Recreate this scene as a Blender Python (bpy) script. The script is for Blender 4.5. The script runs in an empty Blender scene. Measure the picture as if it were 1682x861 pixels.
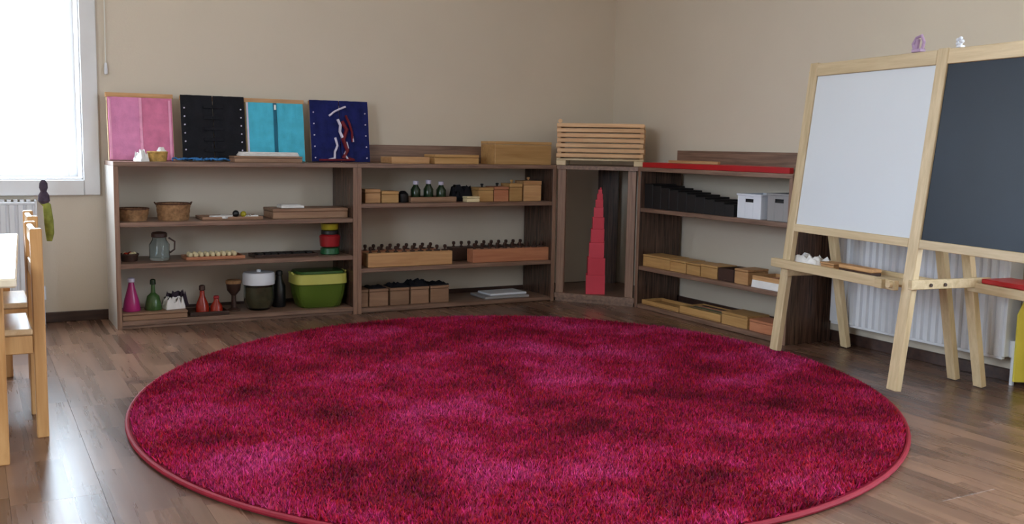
import bpy, math, random
import numpy as np
from mathutils import Vector, Matrix
random.seed(7); np.random.seed(7)
sc = bpy.context.scene
C = sc.collection
R = math.radians

# ------------------------------------------------------------------ camera
FPX = 1627.73
cam_d = bpy.data.cameras.new('camera'); cam = bpy.data.objects.new('camera', cam_d); C.objects.link(cam)
cam_d.sensor_width = 36; cam_d.lens = 36*FPX/1682; cam_d.clip_start = .02
def cam_axes(yaw, pitch, roll):
    fw = Vector((math.sin(yaw)*math.cos(pitch), math.cos(yaw)*math.cos(pitch), -math.sin(pitch)))
    r = Vector((math.cos(yaw), -math.sin(yaw), 0)); u = r.cross(fw)
    return fw, r*math.cos(roll)+u*math.sin(roll), -r*math.sin(roll)+u*math.cos(roll)
fw, rt, up = cam_axes(.5033, .1157, .0181)
M = Matrix((rt, up, -fw)).transposed().to_4x4(); M.translation = Vector((-3.3164, -4.7914, .8113))
cam.matrix_world = M
sc.camera = cam

# ------------------------------------------------------------------ world, exposure
ORD = ['first', 'second', 'third', 'fourth', 'fifth', 'sixth', 'seventh', 'eighth', 'ninth']
W = bpy.data.worlds.new('sky'); sc.world = W; W.use_nodes = True
wn = W.node_tree; wn.nodes.clear()
tc = wn.nodes.new('ShaderNodeTexCoord'); sep = wn.nodes.new('ShaderNodeSeparateXYZ')
rmp = wn.nodes.new('ShaderNodeValToRGB'); bg = wn.nodes.new('ShaderNodeBackground'); wo = wn.nodes.new('ShaderNodeOutputWorld')
wn.links.new(tc.outputs['Generated'], sep.inputs[0]); wn.links.new(sep.outputs['Z'], rmp.inputs[0])
rmp.color_ramp.elements[0].position = 0.0; rmp.color_ramp.elements[0].color = (.42, .46, .48, 1)
rmp.color_ramp.elements[1].position = .06; rmp.color_ramp.elements[1].color = (.73, .88, 1.03, 1)
wn.links.new(rmp.outputs[0], bg.inputs[0]); bg.inputs[1].default_value = 12.6
wn.links.new(bg.outputs[0], wo.inputs[0])
sc.view_settings.view_transform = 'Standard'; sc.view_settings.look = 'None'
sc.view_settings.gamma = 1; sc.view_settings.use_curve_mapping = False
sc.view_settings.exposure = 0.62

def portal(loc, rot, sx, sy):
    l = bpy.data.lights.new('window_portal', 'AREA'); l.shape = 'RECTANGLE'; l.size = sx; l.size_y = sy
    l.cycles.is_portal = True
    o = bpy.data.objects.new('window_portal', l); C.objects.link(o); o.location = loc; o.rotation_euler = rot
# (portals only guide the sampling of the sky through each window)
XL, YF, ZC = -5.3, -6.4, 2.6        # left wall, wall behind the camera, ceiling
XR = -.03                           # right wall
WIN1 = (-4.35, -2.862, .632, 2.25)  # on the back wall
WIN2 = (-5.2, -3.05, .45, 2.15)    # on the right wall (y range)
WIN3 = (-4.9, -3.3, .80, 2.05)      # on the left wall (y range)
portal(((WIN1[0]+WIN1[1])/2, .2, (WIN1[2]+WIN1[3])/2), (R(-90), 0, 0), WIN1[1]-WIN1[0], WIN1[3]-WIN1[2])
portal((XR+.2, (WIN2[0]+WIN2[1])/2, (WIN2[2]+WIN2[3])/2), (0, R(90), 0), WIN2[3]-WIN2[2], WIN2[1]-WIN2[0])
portal((XL-.2, (WIN3[0]+WIN3[1])/2, (WIN3[2]+WIN3[3])/2), (0, R(-90), 0), WIN3[3]-WIN3[2], WIN3[1]-WIN3[0])

# ------------------------------------------------------------------ materials
MATS = {}
def base_mat(name, rough=.6, spec=.5):
    m = bpy.data.materials.new(name); m.use_nodes = True
    nt = m.node_tree; b = nt.nodes['Principled BSDF']
    b.inputs['Roughness'].default_value = rough
    b.inputs['Specular IOR Level'].default_value = spec
    MATS[name] = m
    return m, nt, b
def S(v): # 8 bit sRGB -> linear
    return tuple(((c/255)/12.92 if c/255 <= .04045 else ((c/255+.055)/1.055)**2.4) for c in v) + (1,)
def plain(name, rgb, rough=.6, spec=.4, var=.12, scale=8, bump=0, bscale=60, metal=0, trans=0, sheen=0):
    m, nt, b = base_mat(name, rough, spec)
    t = nt.nodes.new('ShaderNodeTexCoord'); n = nt.nodes.new('ShaderNodeTexNoise'); n.inputs['Scale'].default_value = scale; n.inputs['Detail'].default_value = 4
    nt.links.new(t.outputs['Object'], n.inputs['Vector'])
    r = nt.nodes.new('ShaderNodeValToRGB'); c = S(rgb)
    r.color_ramp.elements[0].position = .3; r.color_ramp.elements[0].color = tuple(x*(1-var) for x in c[:3])+(1,)
    r.color_ramp.elements[1].position = .7; r.color_ramp.elements[1].color = tuple(min(1, x*(1+var)) for x in c[:3])+(1,)
    nt.links.new(n.outputs['Fac'], r.inputs[0]); nt.links.new(r.outputs[0], b.inputs['Base Color'])
    if bump:
        n2 = nt.nodes.new('ShaderNodeTexNoise'); n2.inputs['Scale'].default_value = bscale; n2.inputs['Detail'].default_value = 3
        bp = nt.nodes.new('ShaderNodeBump'); bp.inputs['Strength'].default_value = bump; bp.inputs['Distance'].default_value = .004
        nt.links.new(t.outputs['Object'], n2.inputs['Vector']); nt.links.new(n2.outputs['Fac'], bp.inputs['Height']); nt.links.new(bp.outputs[0], b.inputs['Normal'])
    b.inputs['Metallic'].default_value = metal
    if trans: b.inputs['Transmission Weight'].default_value = trans
    if sheen: b.inputs['Sheen Weight'].default_value = sheen
    return m
def wood(name, c1, c2, axis='x', scale=1.0, rough=.45, spec=.4, streak=14, rnd=.12):
    m, nt, b = base_mat(name, rough, spec)
    t = nt.nodes.new('ShaderNodeTexCoord'); mp = nt.nodes.new('ShaderNodeMapping')
    s = {'x': (1.2, streak, streak), 'y': (streak, 1.2, streak), 'z': (streak, streak, 1.2)}[axis]
    mp.inputs['Scale'].default_value = tuple(k*scale for k in s)
    oi = nt.nodes.new('ShaderNodeObjectInfo'); ad = nt.nodes.new('ShaderNodeVectorMath'); ad.operation = 'ADD'
    sc_ = nt.nodes.new('ShaderNodeMath'); sc_.operation = 'MULTIPLY'; sc_.inputs[1].default_value = 37
    nt.links.new(oi.outputs['Random'], sc_.inputs[0]); nt.links.new(t.outputs['Object'], ad.inputs[0]); nt.links.new(sc_.outputs[0], ad.inputs[1])
    nt.links.new(ad.outputs[0], mp.inputs['Vector'])
    n = nt.nodes.new('ShaderNodeTexNoise'); n.inputs['Scale'].default_value = 3; n.inputs['Detail'].default_value = 5; n.inputs['Roughness'].default_value = .6; n.inputs['Distortion'].default_value = .4
    nt.links.new(mp.outputs[0], n.inputs['Vector'])
    r = nt.nodes.new('ShaderNodeValToRGB')
    r.color_ramp.elements[0].position = .32; r.color_ramp.elements[0].color = S(c1)
    r.color_ramp.elements[1].position = .68; r.color_ramp.elements[1].color = S(c2)
    nt.links.new(n.outputs['Fac'], r.inputs[0])
    hs = nt.nodes.new('ShaderNodeHueSaturation')
    mr = nt.nodes.new('ShaderNodeMapRange'); mr.inputs['To Min'].default_value = 1-rnd; mr.inputs['To Max'].default_value = 1+rnd
    nt.links.new(oi.outputs['Random'], mr.inputs['Value']); nt.links.new(mr.outputs[0], hs.inputs['Value'])
    nt.links.new(r.outputs[0], hs.inputs['Color']); nt.links.new(hs.outputs[0], b.inputs['Base Color'])
    bp = nt.nodes.new('ShaderNodeBump'); bp.inputs['Strength'].default_value = .08; bp.inputs['Distance'].default_value = .002
    nt.links.new(n.outputs['Fac'], bp.inputs['Height']); nt.links.new(bp.outputs[0], b.inputs['Normal'])
    return m

m_wall = plain('wall_paint', (214, 201, 184), .85, .2, .03, 1.5, .1, 120)
m_white = plain('white_paint', (225, 224, 226), .4, .5, .03)
m_rad = plain('radiator_enamel', (222, 222, 226), .35, .5, .03)
m_ceil = plain('ceiling_paint', (228, 224, 216), .9, .2, .02)
m_base = wood('baseboard_wood', (52, 36, 32), (76, 54, 46), 'x', 1, .4)
m_shv = wood('shelf_laminate_upright', (40, 28, 24), (104, 76, 62), 'z', 1.6, .26, .5, 26, .06)
m_edge = wood('shelf_edge_band', (118, 88, 72), (156, 122, 102), 'z', 1.2, .42, .4, 26, .05)
m_shh = wood('shelf_laminate_board', (104, 78, 64), (146, 114, 96), 'x', 1.2, .42, .5, 22, .06)
m_pine = wood('pine_wood', (194, 168, 128), (220, 196, 158), 'z', 1, .42, .45, 18)
m_pinex = wood('pine_wood_lengthwise', (194, 168, 128), (220, 196, 158), 'x', 1, .42, .45, 18)
m_beech = wood('beech_box_wood', (176, 128, 84), (206, 160, 112), 'x', 1, .45, .4, 16)
m_oak = wood('honey_box_wood', (172, 128, 76), (198, 156, 102), 'x', 1, .45, .4, 16)
m_red_wood = wood('reddish_box_wood', (168, 104, 74), (192, 130, 96), 'x', 1, .4, .4, 16)
m_dull = wood('dull_box_wood', (132, 98, 76), (160, 124, 98), 'x', 1, .5, .4, 16)
m_stack = wood('tray_stack_wood', (206, 158, 112), (232, 190, 144), 'x', 1, .45, .4, 16, .08)
m_chair = wood('chair_wood', (176, 126, 76), (204, 156, 104), 'z', 1, .3, .5, 14)
m_chairx = wood('chair_seat_wood', (196, 160, 118), (216, 182, 142), 'y', 1, .22, .6, 14)
m_tabletop = wood('pale_tabletop', (214, 196, 168), (228, 212, 188), 'y', 1, .22, .6, 10)
m_black = plain('black_plastic', (24, 23, 26), .35, .5)
m_blackwood = plain('black_painted_wood', (26, 23, 24), .5, .4)
m_chrome = plain('steel_screw', (200, 200, 200), .25, .5, .02, metal=1)
m_whitepl = plain('white_plastic', (224, 226, 234), .35, .5, .03)
m_greypl = plain('grey_plastic', (150, 146, 146), .4, .5, .03)
m_red = plain('red_lacquer', (172, 20, 28), .3, .5, .08)
m_pinktower = plain('pink_lacquer', (206, 60, 78), .45, .4, .06)
m_pink = plain('pink_cotton', (220, 140, 182), .85, .2, .1, 25, .3, 200)
m_pinkd = plain('pink_cotton_hem', (240, 168, 200), .85, .2, .08, 25, .3, 200)
m_blk_cl = plain('black_cotton', (16, 16, 24), .8, .3, .3, 25, .3, 200)
m_blue = plain('turquoise_cotton', (82, 188, 216), .85, .2, .1, 25, .3, 200)
m_blued = plain('teal_zip', (22, 96, 122), .6, .3, .1, 25)
m_navy = plain('navy_cotton', (28, 34, 92), .85, .2, .25, 25, .3, 200)
m_maroon = plain('maroon_ribbon', (110, 20, 34), .6, .3, .2, 30)
m_lilac = plain('pale_lilac_ribbon', (214, 206, 226), .6, .3, .1, 30)
m_lace = plain('blue_lace', (50, 110, 168), .7, .3, .3, 60)
m_pinkr = plain('deeper_pink_cotton', (214, 124, 158), .85, .2, .12, 25, .3, 200)
m_wcloth = plain('white_cloth', (232, 228, 226), .85, .2, .06, 25, .3, 160)
m_wicker = plain('wicker', (150, 112, 78), .75, .2, .35, 60, .6, 140)
m_wicker_gold = plain('golden_wicker', (190, 150, 84), .75, .2, .35, 60, .6, 140)
m_dkwicker = plain('dark_wicker', (92, 62, 46), .75, .2, .35, 60, .6, 140)
m_dkbrown = plain('dark_brown_wood', (64, 42, 34), .5, .4, .2)
m_magenta = plain('magenta_glaze', (172, 38, 110), .3, .5, .12)
m_green = plain('green_glaze', (60, 92, 46), .25, .5, .15)
m_dgreen = plain('bottle_green', (30, 48, 28), .2, .5, .1)
m_orange = plain('orange_red_glaze', (150, 36, 18), .25, .5, .15)
m_lime = plain('lime_plastic', (188, 186, 92), .35, .5, .05)
m_yellow = plain('yellow_plastic', (172, 158, 34), .35, .5, .05)
m_toyred = plain('toy_red_plastic', (154, 28, 34), .35, .5, .05)
m_toygreen = plain('toy_green_plastic', (34, 88, 52), .35, .5, .05)
m_cream = plain('cream_beads', (226, 208, 166), .5, .4, .05)
m_purple = plain('pale_purple_plastic', (176, 146, 176), .4, .5, .1)
m_olive = plain('olive_cloth', (126, 128, 58), .85, .2, .35, 40, .4, 160)
m_knot = plain('dark_violet_cloth', (66, 54, 66), .85, .2, .4, 60, .4, 160)
m_curtain = plain('yellow_curtain', (226, 206, 84), .8, .2, .06, 10, .2, 200)
m_soil = plain('brown_filling', (104, 92, 66), .8, .2, .3, 30)
m_board_w = plain('whiteboard_enamel', (220, 223, 228), .2, .55, .015, 2)
m_chalk = plain('chalkboard_slate', (26, 35, 48), .42, .3, .22, 3, .05, 200)
m_rope = plain('white_cord', (228, 226, 220), .6, .3, .03)
def glass(name, rgb, rough=.05, trans=1.0):
    m, nt, b = base_mat(name, rough, .5); b.inputs['Base Color'].default_value = S(rgb)
    b.inputs['Transmission Weight'].default_value = trans; b.inputs['IOR'].default_value = 1.3
    return m
m_glass = glass('clear_glass', (226, 236, 240))
m_greenglass = glass('translucent_green_plastic', (124, 150, 60), .25, .55)
# window pane: thin clear sheet
mp_, nt, b = base_mat('window_glass', .0, .5)
gt = nt.nodes.new('ShaderNodeBsdfTransparent'); gg = nt.nodes.new('ShaderNodeBsdfGlossy'); gg.inputs['Roughness'].default_value = .02
mx = nt.nodes.new('ShaderNodeMixShader'); mx.inputs[0].default_value = .06
nt.links.new(gt.outputs[0], mx.inputs[1]); nt.links.new(gg.outputs[0], mx.inputs[2]); nt.links.new(mx.outputs[0], nt.nodes['Material Output'].inputs['Surface'])
m_pane = mp_

# laminate floor plank: printed three-strip pattern
m_floor, nt, b = base_mat('laminate_floor', .22, .5)
def N(t, **k):
    n = nt.nodes.new(t)
    for a, v in k.items(): setattr(n, a, v)
    return n
def L(a, bb): nt.links.new(a, bb)
t = N('ShaderNodeTexCoord'); oi = N('ShaderNodeObjectInfo'); sp = N('ShaderNodeSeparateXYZ'); L(t.outputs['Object'], sp.inputs[0])
d1 = N('ShaderNodeMath', operation='DIVIDE'); d1.inputs[1].default_value = .0643; L(sp.outputs['X'], d1.inputs[0])
fl = N('ShaderNodeMath', operation='FLOOR'); L(d1.outputs[0], fl.inputs[0])
wn1 = N('ShaderNodeTexWhiteNoise', noise_dimensions='2D'); cx = N('ShaderNodeCombineXYZ'); L(fl.outputs[0], cx.inputs[0]); L(oi.outputs['Random'], cx.inputs[1]); L(cx.outputs[0], wn1.inputs['Vector'])
ya = N('ShaderNodeMath', operation='DIVIDE'); ya.inputs[1].default_value = .42; L(sp.outputs['Y'], ya.inputs[0])
yb = N('ShaderNodeMath', operation='ADD'); L(ya.outputs[0], yb.inputs[0]); L(wn1.outputs['Value'], yb.inputs[1])
yf = N('ShaderNodeMath', operation='FLOOR'); L(yb.outputs[0], yf.inputs[0])
cx2 = N('ShaderNodeCombineXYZ'); L(fl.outputs[0], cx2.inputs[0]); L(yf.outputs[0], cx2.inputs[1]); L(oi.outputs['Random'], cx2.inputs[2])
wn2 = N('ShaderNodeTexWhiteNoise', noise_dimensions='3D'); L(cx2.outputs[0], wn2.inputs['Vector'])
mp = N('ShaderNodeMapping'); mp.inputs['Scale'].default_value = (30, 1.3, 1); 
av = N('ShaderNodeVectorMath', operation='ADD'); L(t.outputs['Object'], av.inputs[0]); L(wn2.outputs['Color'], av.inputs[1]); L(av.outputs[0], mp.inputs[0])
gn = N('ShaderNodeTexNoise'); gn.inputs['Scale'].default_value = 1.3; gn.inputs['Detail'].default_value = 6; gn.inputs['Distortion'].default_value = .15; L(mp.outputs[0], gn.inputs['Vector'])
cr = N('ShaderNodeValToRGB'); cr.color_ramp.elements[0].color = S((96, 70, 57)); cr.color_ramp.elements[1].color = S((130, 98, 79)); L(wn2.outputs['Value'], cr.inputs[0])
cg = N('ShaderNodeValToRGB'); cg.color_ramp.elements[0].position = .35; cg.color_ramp.elements[0].color = (.74, .72, .7, 1); cg.color_ramp.elements[1].position = .65; cg.color_ramp.elements[1].color = (1.12, 1.10, 1.08, 1); L(gn.outputs['Fac'], cg.inputs[0])
mm = N('ShaderNodeMix', data_type='RGBA', blend_type='MULTIPLY'); mm.inputs[0].default_value = 1; L(cr.outputs[0], mm.inputs[6]); L(cg.outputs[0], mm.inputs[7]); L(mm.outputs[2], b.inputs['Base Color'])
bp = N('ShaderNodeBump'); bp.inputs['Strength'].default_value = .12; bp.inputs['Distance'].default_value = .001; L(gn.outputs['Fac'], bp.inputs['Height']); L(bp.outputs[0], b.inputs['Normal'])
rr = N('ShaderNodeMapRange'); rr.inputs['To Min'].default_value = .22; rr.inputs['To Max'].default_value = .34; L(gn.outputs['Fac'], rr.inputs['Value']); L(rr.outputs[0], b.inputs['Roughness'])

# rug pile: mottled dyed fibres
m_rug, nt, b = base_mat('rug_pile', .8, .15)
t = N('ShaderNodeTexCoord'); n1 = N('ShaderNodeTexNoise'); n1.inputs['Scale'].default_value = 2.6; n1.inputs['Detail'].default_value = 9; n1.inputs['Roughness'].default_value = .62; L(t.outputs['Object'], n1.inputs['Vector'])
ge = N('ShaderNodeNewGeometry')
r1 = N('ShaderNodeValToRGB'); r1.color_ramp.elements[0].position = .33; r1.color_ramp.elements[0].color = S((104, 2, 18)); r1.color_ramp.elements[1].position = .70; r1.color_ramp.elements[1].color = S((208, 66, 128)); e3 = r1.color_ramp.elements.new(.5); e3.color = S((172, 24, 62)); L(n1.outputs['Fac'], r1.inputs[0])
hs = N('ShaderNodeHueSaturation'); mr = N('ShaderNodeMapRange'); mr.inputs['To Min'].default_value = .25; mr.inputs['To Max'].default_value = 1.5; L(ge.outputs['Random Per Island'], mr.inputs['Value']); L(mr.outputs[0], hs.inputs['Value']); L(r1.outputs[0], hs.inputs['Color']); mh = N('ShaderNodeMath', operation='MULTIPLY_ADD'); mh.inputs[1].default_value = 7.31; mh.inputs[2].default_value = 0; L(ge.outputs['Random Per Island'], mh.inputs[0]); mf = N('ShaderNodeMath', operation='FRACT'); L(mh.outputs[0], mf.inputs[0]); mr2 = N('ShaderNodeMapRange'); mr2.inputs['To Min'].default_value = .475; mr2.inputs['To Max'].default_value = .52; L(mf.outputs[0], mr2.inputs['Value']); L(mr2.outputs[0], hs.inputs['Hue'])
L(hs.outputs[0], b.inputs['Base Color'])
b.inputs['Sheen Weight'].default_value = .15; b.inputs['Sheen Roughness'].default_value = .5; b.inputs['Sheen Tint'].default_value = S((255, 160, 210))
m_rugedge = plain('rug_piping', (140, 24, 42), .7, .3, .1, 20)
m_rugback = plain('rug_backing', (120, 18, 40), .9, .1, .1, 20)

# ------------------------------------------------------------------ mesh helpers
class MB:
    def __init__(s): s.v = []; s.f = []
    def add(s, vs, fs, mat=None):
        o = len(s.v)
        if mat is not None: vs = [mat @ Vector(v) for v in vs]
        s.v += [tuple(v) for v in vs]; s.f += [tuple(i+o for i in f) for f in fs]; return s
    def box(s, x0, y0, z0, x1, y1, z1, b=.0015, mat=None):
        if x0 > x1: x0, x1 = x1, x0
        if y0 > y1: y0, y1 = y1, y0
        if z0 > z1: z0, z1 = z1, z0
        b = min(b, .24*min(x1-x0, y1-y0, z1-z0))
        if b <= 0:
            vs = [(x, y, z) for x in (x0, x1) for y in (y0, y1) for z in (z0, z1)]
            return s.add(vs, [(0, 1, 3, 2), (4, 6, 7, 5), (0, 4, 5, 1), (2, 3, 7, 6), (0, 2, 6, 4), (1, 5, 7, 3)], mat)
        vs = []; idx = {}
        for ix, x in enumerate((x0, x1)):
            for iy, y in enumerate((y0, y1)):
                for iz, z in enumerate((z0, z1)):
                    sx, sy, sz = 1-2*ix, 1-2*iy, 1-2*iz
                    for a in range(3):
                        p = [x+sx*b, y+sy*b, z+sz*b]; p[a] = (x, y, z)[a]
                        idx[(ix, iy, iz, a)] = len(vs); vs.append(tuple(p))
        fs = []
        g = lambda i, a: idx[(i[0], i[1], i[2], a)]
        for a in range(3):
            o1, o2 = (a+1) % 3, (a+2) % 3
            for sd in (0, 1):
                q = []
                for u, v in ((0, 0), (1, 0), (1, 1), (0, 1)):
                    i = [0, 0, 0]; i[a] = sd; i[o1] = u; i[o2] = v; q.append(g(i, a))
                fs.append(tuple(q if sd else q[::-1]))
            for u in (0, 1):
                for v in (0, 1):   # edge along axis a
                    i0 = [0]*3; i1 = [0]*3; i0[a] = 0; i1[a] = 1
                    for i in (i0, i1): i[o1] = u; i[o2] = v
                    q = (g(i0, o1), g(i1, o1), g(i1, o2), g(i0, o2)); fs.append(q if (u == v) else q[::-1])
        for i in [(a, c, d) for a in (0, 1) for c in (0, 1) for d in (0, 1)]:
            q = (g(i, 0), g(i, 1), g(i, 2)); fs.append(q if (sum(i) % 2) else q[::-1])
        return s.add(vs, fs, mat)
    def tube(s, pts, rad, n=10, cap=True):
        pts = [Vector(p) for p in pts]
        if not hasattr(rad, '__len__'): rad = [rad]*len(pts)
        vs = []; fs = []; pr = None
        for i, p in enumerate(pts):
            d = (pts[min(i+1, len(pts)-1)]-pts[max(i-1, 0)]).normalized()
            a = pr if pr is not None else (Vector((0, 0, 1)) if abs(d.z) < .9 else Vector((1, 0, 0)))
            x = (a - d*a.dot(d)).normalized(); pr = x; y = d.cross(x)
            for k in range(n):
                t_ = 2*math.pi*k/n; vs.append(p+x*math.cos(t_)*rad[i]+y*math.sin(t_)*rad[i])
        for i in range(len(pts)-1):
            for k in range(n): fs.append((i*n+k, i*n+(k+1) % n, (i+1)*n+(k+1) % n, (i+1)*n+k))
        if cap: fs.append(tuple(range(n))[::-1]); fs.append(tuple(range((len(pts)-1)*n, len(pts)*n)))
        return s.add(vs, fs)
    def lathe(s, prof, c=(0, 0, 0), n=20, sx=1, sy=1, sq=2.0):
        vs = []; fs = []
        for r, z in prof:
            for k in range(n):
                t_ = 2*math.pi*k/n; cx_, cy_ = math.cos(t_), math.sin(t_)
                if sq != 2: # superellipse footprint
                    cx_ = math.copysign(abs(cx_)**(2/sq), cx_); cy_ = math.copysign(abs(cy_)**(2/sq), cy_)
                vs.append((c[0]+r*sx*cx_, c[1]+r*sy*cy_, c[2]+z))
        m_ = len(prof)
        for i in range(m_-1):
            for k in range(n): fs.append((i*n+k, i*n+(k+1) % n, (i+1)*n+(k+1) % n, (i+1)*n+k))
        fs.append(tuple(range(n))[::-1]); fs.append(tuple(range((m_-1)*n, m_*n)))
        return s.add(vs, fs)
    def prism(s, poly, z0, z1):
        n = len(poly); vs = [(x, y, z0) for x, y in poly]+[(x, y, z1) for x, y in poly]
        fs = [tuple(range(n))[::-1], tuple(range(n, 2*n))]+[(i, (i+1) % n, n+(i+1) % n, n+i) for i in range(n)]
        return s.add(vs, fs)
    def sphere(s, c, r, n=12, sz=1):
        return s.lathe([(max(.0005, r*math.sin(math.pi*i/8)), -r*sz*math.cos(math.pi*i/8)) for i in range(9)], c, n)
    def mesh(s, name, mat):
        me = bpy.data.meshes.new(name); me.from_pydata(s.v, [], s.f)
        me.materials.append(mat); me.polygons.foreach_set('use_smooth', [True]*len(me.polygons)); me.set_sharp_from_angle(angle=R(38)); me.update()
        return me
def part(name, mb, mat, parent, label=None, loc=None, rot=None):
    o = bpy.data.objects.new(name, mb if isinstance(mb, bpy.types.Mesh) else mb.mesh(name, mat)); C.objects.link(o); o.parent = parent
    if label: o['label'] = label
    if loc: o.location = loc
    if rot: o.rotation_euler = rot
    return o
def thing(name, label, cat, loc=(0, 0, 0), rz=0, group=None, rot=None):
    o = bpy.data.objects.new(name, None); C.objects.link(o); o.empty_display_size = .05
    o.location = loc; o.rotation_euler = rot or (0, 0, rz); o['label'] = label; o['category'] = cat
    if group: o['group'] = group
    return o
def single(name, mb, mat, label, cat, loc=(0, 0, 0), rz=0, group=None, rot=None):
    o = part(name, mb, mat, None, label); o['category'] = cat; o.location = loc; o.rotation_euler = rot or (0, 0, rz)
    if group: o['group'] = group
    return o
def struct(name, mb, mat, label, cat, parent=None):
    o = part(name, mb, mat, parent)
    if parent is None: o['kind'] = 'structure'; o['label'] = label; o['category'] = cat
    return o
def copy_tree(o, parent=None):
    c = o.copy(); C.objects.link(c)
    if parent is not None: c.parent = parent
    for ch in list(o.children): copy_tree(ch, c)
    return c
def relabel(o, label, loc, rz=None, group=None):
    o['label'] = label; o.location = loc
    if rz is not None: o.rotation_euler = (0, 0, rz)
    if group: o['group'] = group
    return o

# ------------------------------------------------------------------ room shell
fo = struct('floor', MB().box(XL-.3, YF-.3, -.12, .3, .3, -.009, 0), m_base, 'glossy brown laminate floor in narrow strips', 'floor')
PW, PL = .193, 1.29
npx = int((0.0-XL)/PW)+2; k = 0; meshes = []
pm = MB().box(0, 0, 0, PW-.0005, PL-.0004, .009, .0002).mesh('plank', m_floor)
for i in range(npx):
    off = (i*.43) % 1.0*PL
    y = .02-off+PL
    while y > YF:
        y -= PL
        y1 = min(y+PL, .02); y0 = max(y, YF-.02)
        if y1-y0 < .02: continue
        x1 = .0-i*PW+.02; x0 = x1-PW
        if abs(y1-y0-PL) < 1e-6: me = pm
        else: me = MB().box(0, 0, 0, PW-.0005, y1-y0-.0004, .009, .0002).mesh('plank', m_floor)
        part('plank', me, None, fo, loc=(x0, y0, -.009))
def wall_holes(name, axis, pos, th, a0, a1, holes, label):
    # wall in plane axis=pos, from pos to pos+th; holes = (a0,a1,z0,z1)
    mb = MB(); xs = sorted({a0, a1, *[h[0] for h in holes], *[h[1] for h in holes]})
    for u0, u1 in zip(xs[:-1], xs[1:]):
        segs = [(0, ZC)]
        for h in holes:
            if h[0] <= u0 and h[1] >= u1: segs = [(0, h[2]), (h[3], ZC)]
        for z0, z1 in segs:
            if axis == 'y': mb.box(u0, pos, z0, u1, pos+th, z1, 0)
            else: mb.box(pos, u0, z0, pos+th, u1, z1, 0)
    return struct(name, mb, m_wall, label, 'wall')
wall_holes('wall_back', 'y', 0, .28, XL-.28, .28, [WIN1], 'beige back wall behind the long low shelves')
wall_holes('wall_right', 'x', XR, .28, YF, 0, [WIN2], 'beige right wall behind the easel and radiator')
wall_holes('wall_left', 'x', XL-.28, .28, YF, 0, [WIN3], 'beige left wall with a window')
struct('wall_front', MB().box(XL-.28, YF-.2, 0, .28, YF, ZC, 0), m_wall, 'beige wall behind the camera', 'wall')
struct('ceiling', MB().box(XL-.28, YF-.2, ZC, .28, .28, ZC+.1, 0), m_ceil, 'plain pale ceiling', 'ceiling')
def basebd(name, x0, y0, x1, y1, label): struct(name, MB().box(x0, y0, 0, x1, y1, .045, .002), m_base, label, 'baseboard')
basebd('baseboard_back', XL, -.014, XR, 0, 'dark brown baseboard along the back wall')
basebd('baseboard_right', XR-.014, YF, XR, -.014, 'dark brown baseboard along the right wall')
basebd('baseboard_left', XL, YF, XL+.014, -.014, 'dark brown baseboard along the left wall')
# windows
def window(name, w, label, axis, pos, sgn, hinge=None):
    """frame in opening w; sgn: +1 outward along axis"""
    e = bpy.data.objects.new(name, None); C.objects.link(e); e['kind'] = 'structure'; e['label'] = label; e['category'] = 'window'
    a0, a1, z0, z1 = w
    def bb(mb, u0, u1, v0, v1, zz0, zz1, bv=.003):  # u along wall, v outward depth
        p0, p1 = pos+sgn*v0, pos+sgn*v1
        if axis == 'y': mb.box(u0, p0, zz0, u1, p1, zz1, bv)
        else: mb.box(p0, u0, zz0, p1, u1, zz1, bv)
    t = .068
    cs = MB() # casing on the room side
    bb(cs, a1, a1+t, -.018, 0, z0-t, z1+t); bb(cs, a0-t, a0, -.018, 0, z0-t, z1+t)
    bb(cs, a0, a1, -.018, 0, z1, z1+t); bb(cs, a0, a1, -.03, 0, z0-t, z0)
    part('casing', cs, m_white, e)
    rv = MB(); g = .002
    bb(rv, a1-.006, a1-g/2, -.002, .17, z0, z1); bb(rv, a0+g/2, a0+.006, -.002, .17, z0, z1); bb(rv, a0, a1, -.002, .17, z1-.006, z1-g/2); bb(rv, a0, a1, -.002, .17, z0+g/2, z0+.008)
    part('reveal_lining', rv, m_white, e)
    fr = MB(); f = .045
    bb(fr, a1-f, a1-.001, .17, .23, z0, z1); bb(fr, a0+.001, a0+f, .17, .23, z0, z1); bb(fr, a0+f, a1-f, .17, .23, z1-f, z1-.001); bb(fr, a0+f, a1-f, .17, .23, z0+.001, z0+f)
    am = (a0+a1)/2; bb(fr, am-.03, am+.03, .17, .23, z0+f, z1-f)
    wf = part('window_frame', fr, m_white, e)
    for u0, u1 in ((a0+f, am-.03), (am+.03, a1-f)):
        gl = MB(); bb(gl, u0, u1, .198, .202, z0+f, z1-f, 0); part('pane', gl, m_pane, wf)
    return e
window('window_1', WIN1, 'bright white framed window at the left of the back wall', 'y', 0, 1)
window('window_2', WIN2, 'white framed window beyond the right end of the easel', 'x', XR, 1)
window('window_3', WIN3, 'white framed window in the left wall', 'x', XL, -1)
# blind cord beside window_1
cd = thing('blind_cord', 'thin white blind cord with pull hanging right of the bright window', 'cord', (-2.757, -.012, 1.10))
part('cord', MB().tube([(0, 0, .04), (.001, -.001, .3), (0, 0, .7), (0, 0, 1.05)], .0022, 6), m_rope, cd)
part('pull', MB().lathe([(.003, .05), (.006, .044), (.008, .01), (.007, .0), (.002, -.003)][::-1], n=10), m_whitepl, cd)
part('bracket', MB().box(-.02, -.03, 1.05, .02, .011, 1.09), m_whitepl, cd)

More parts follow.
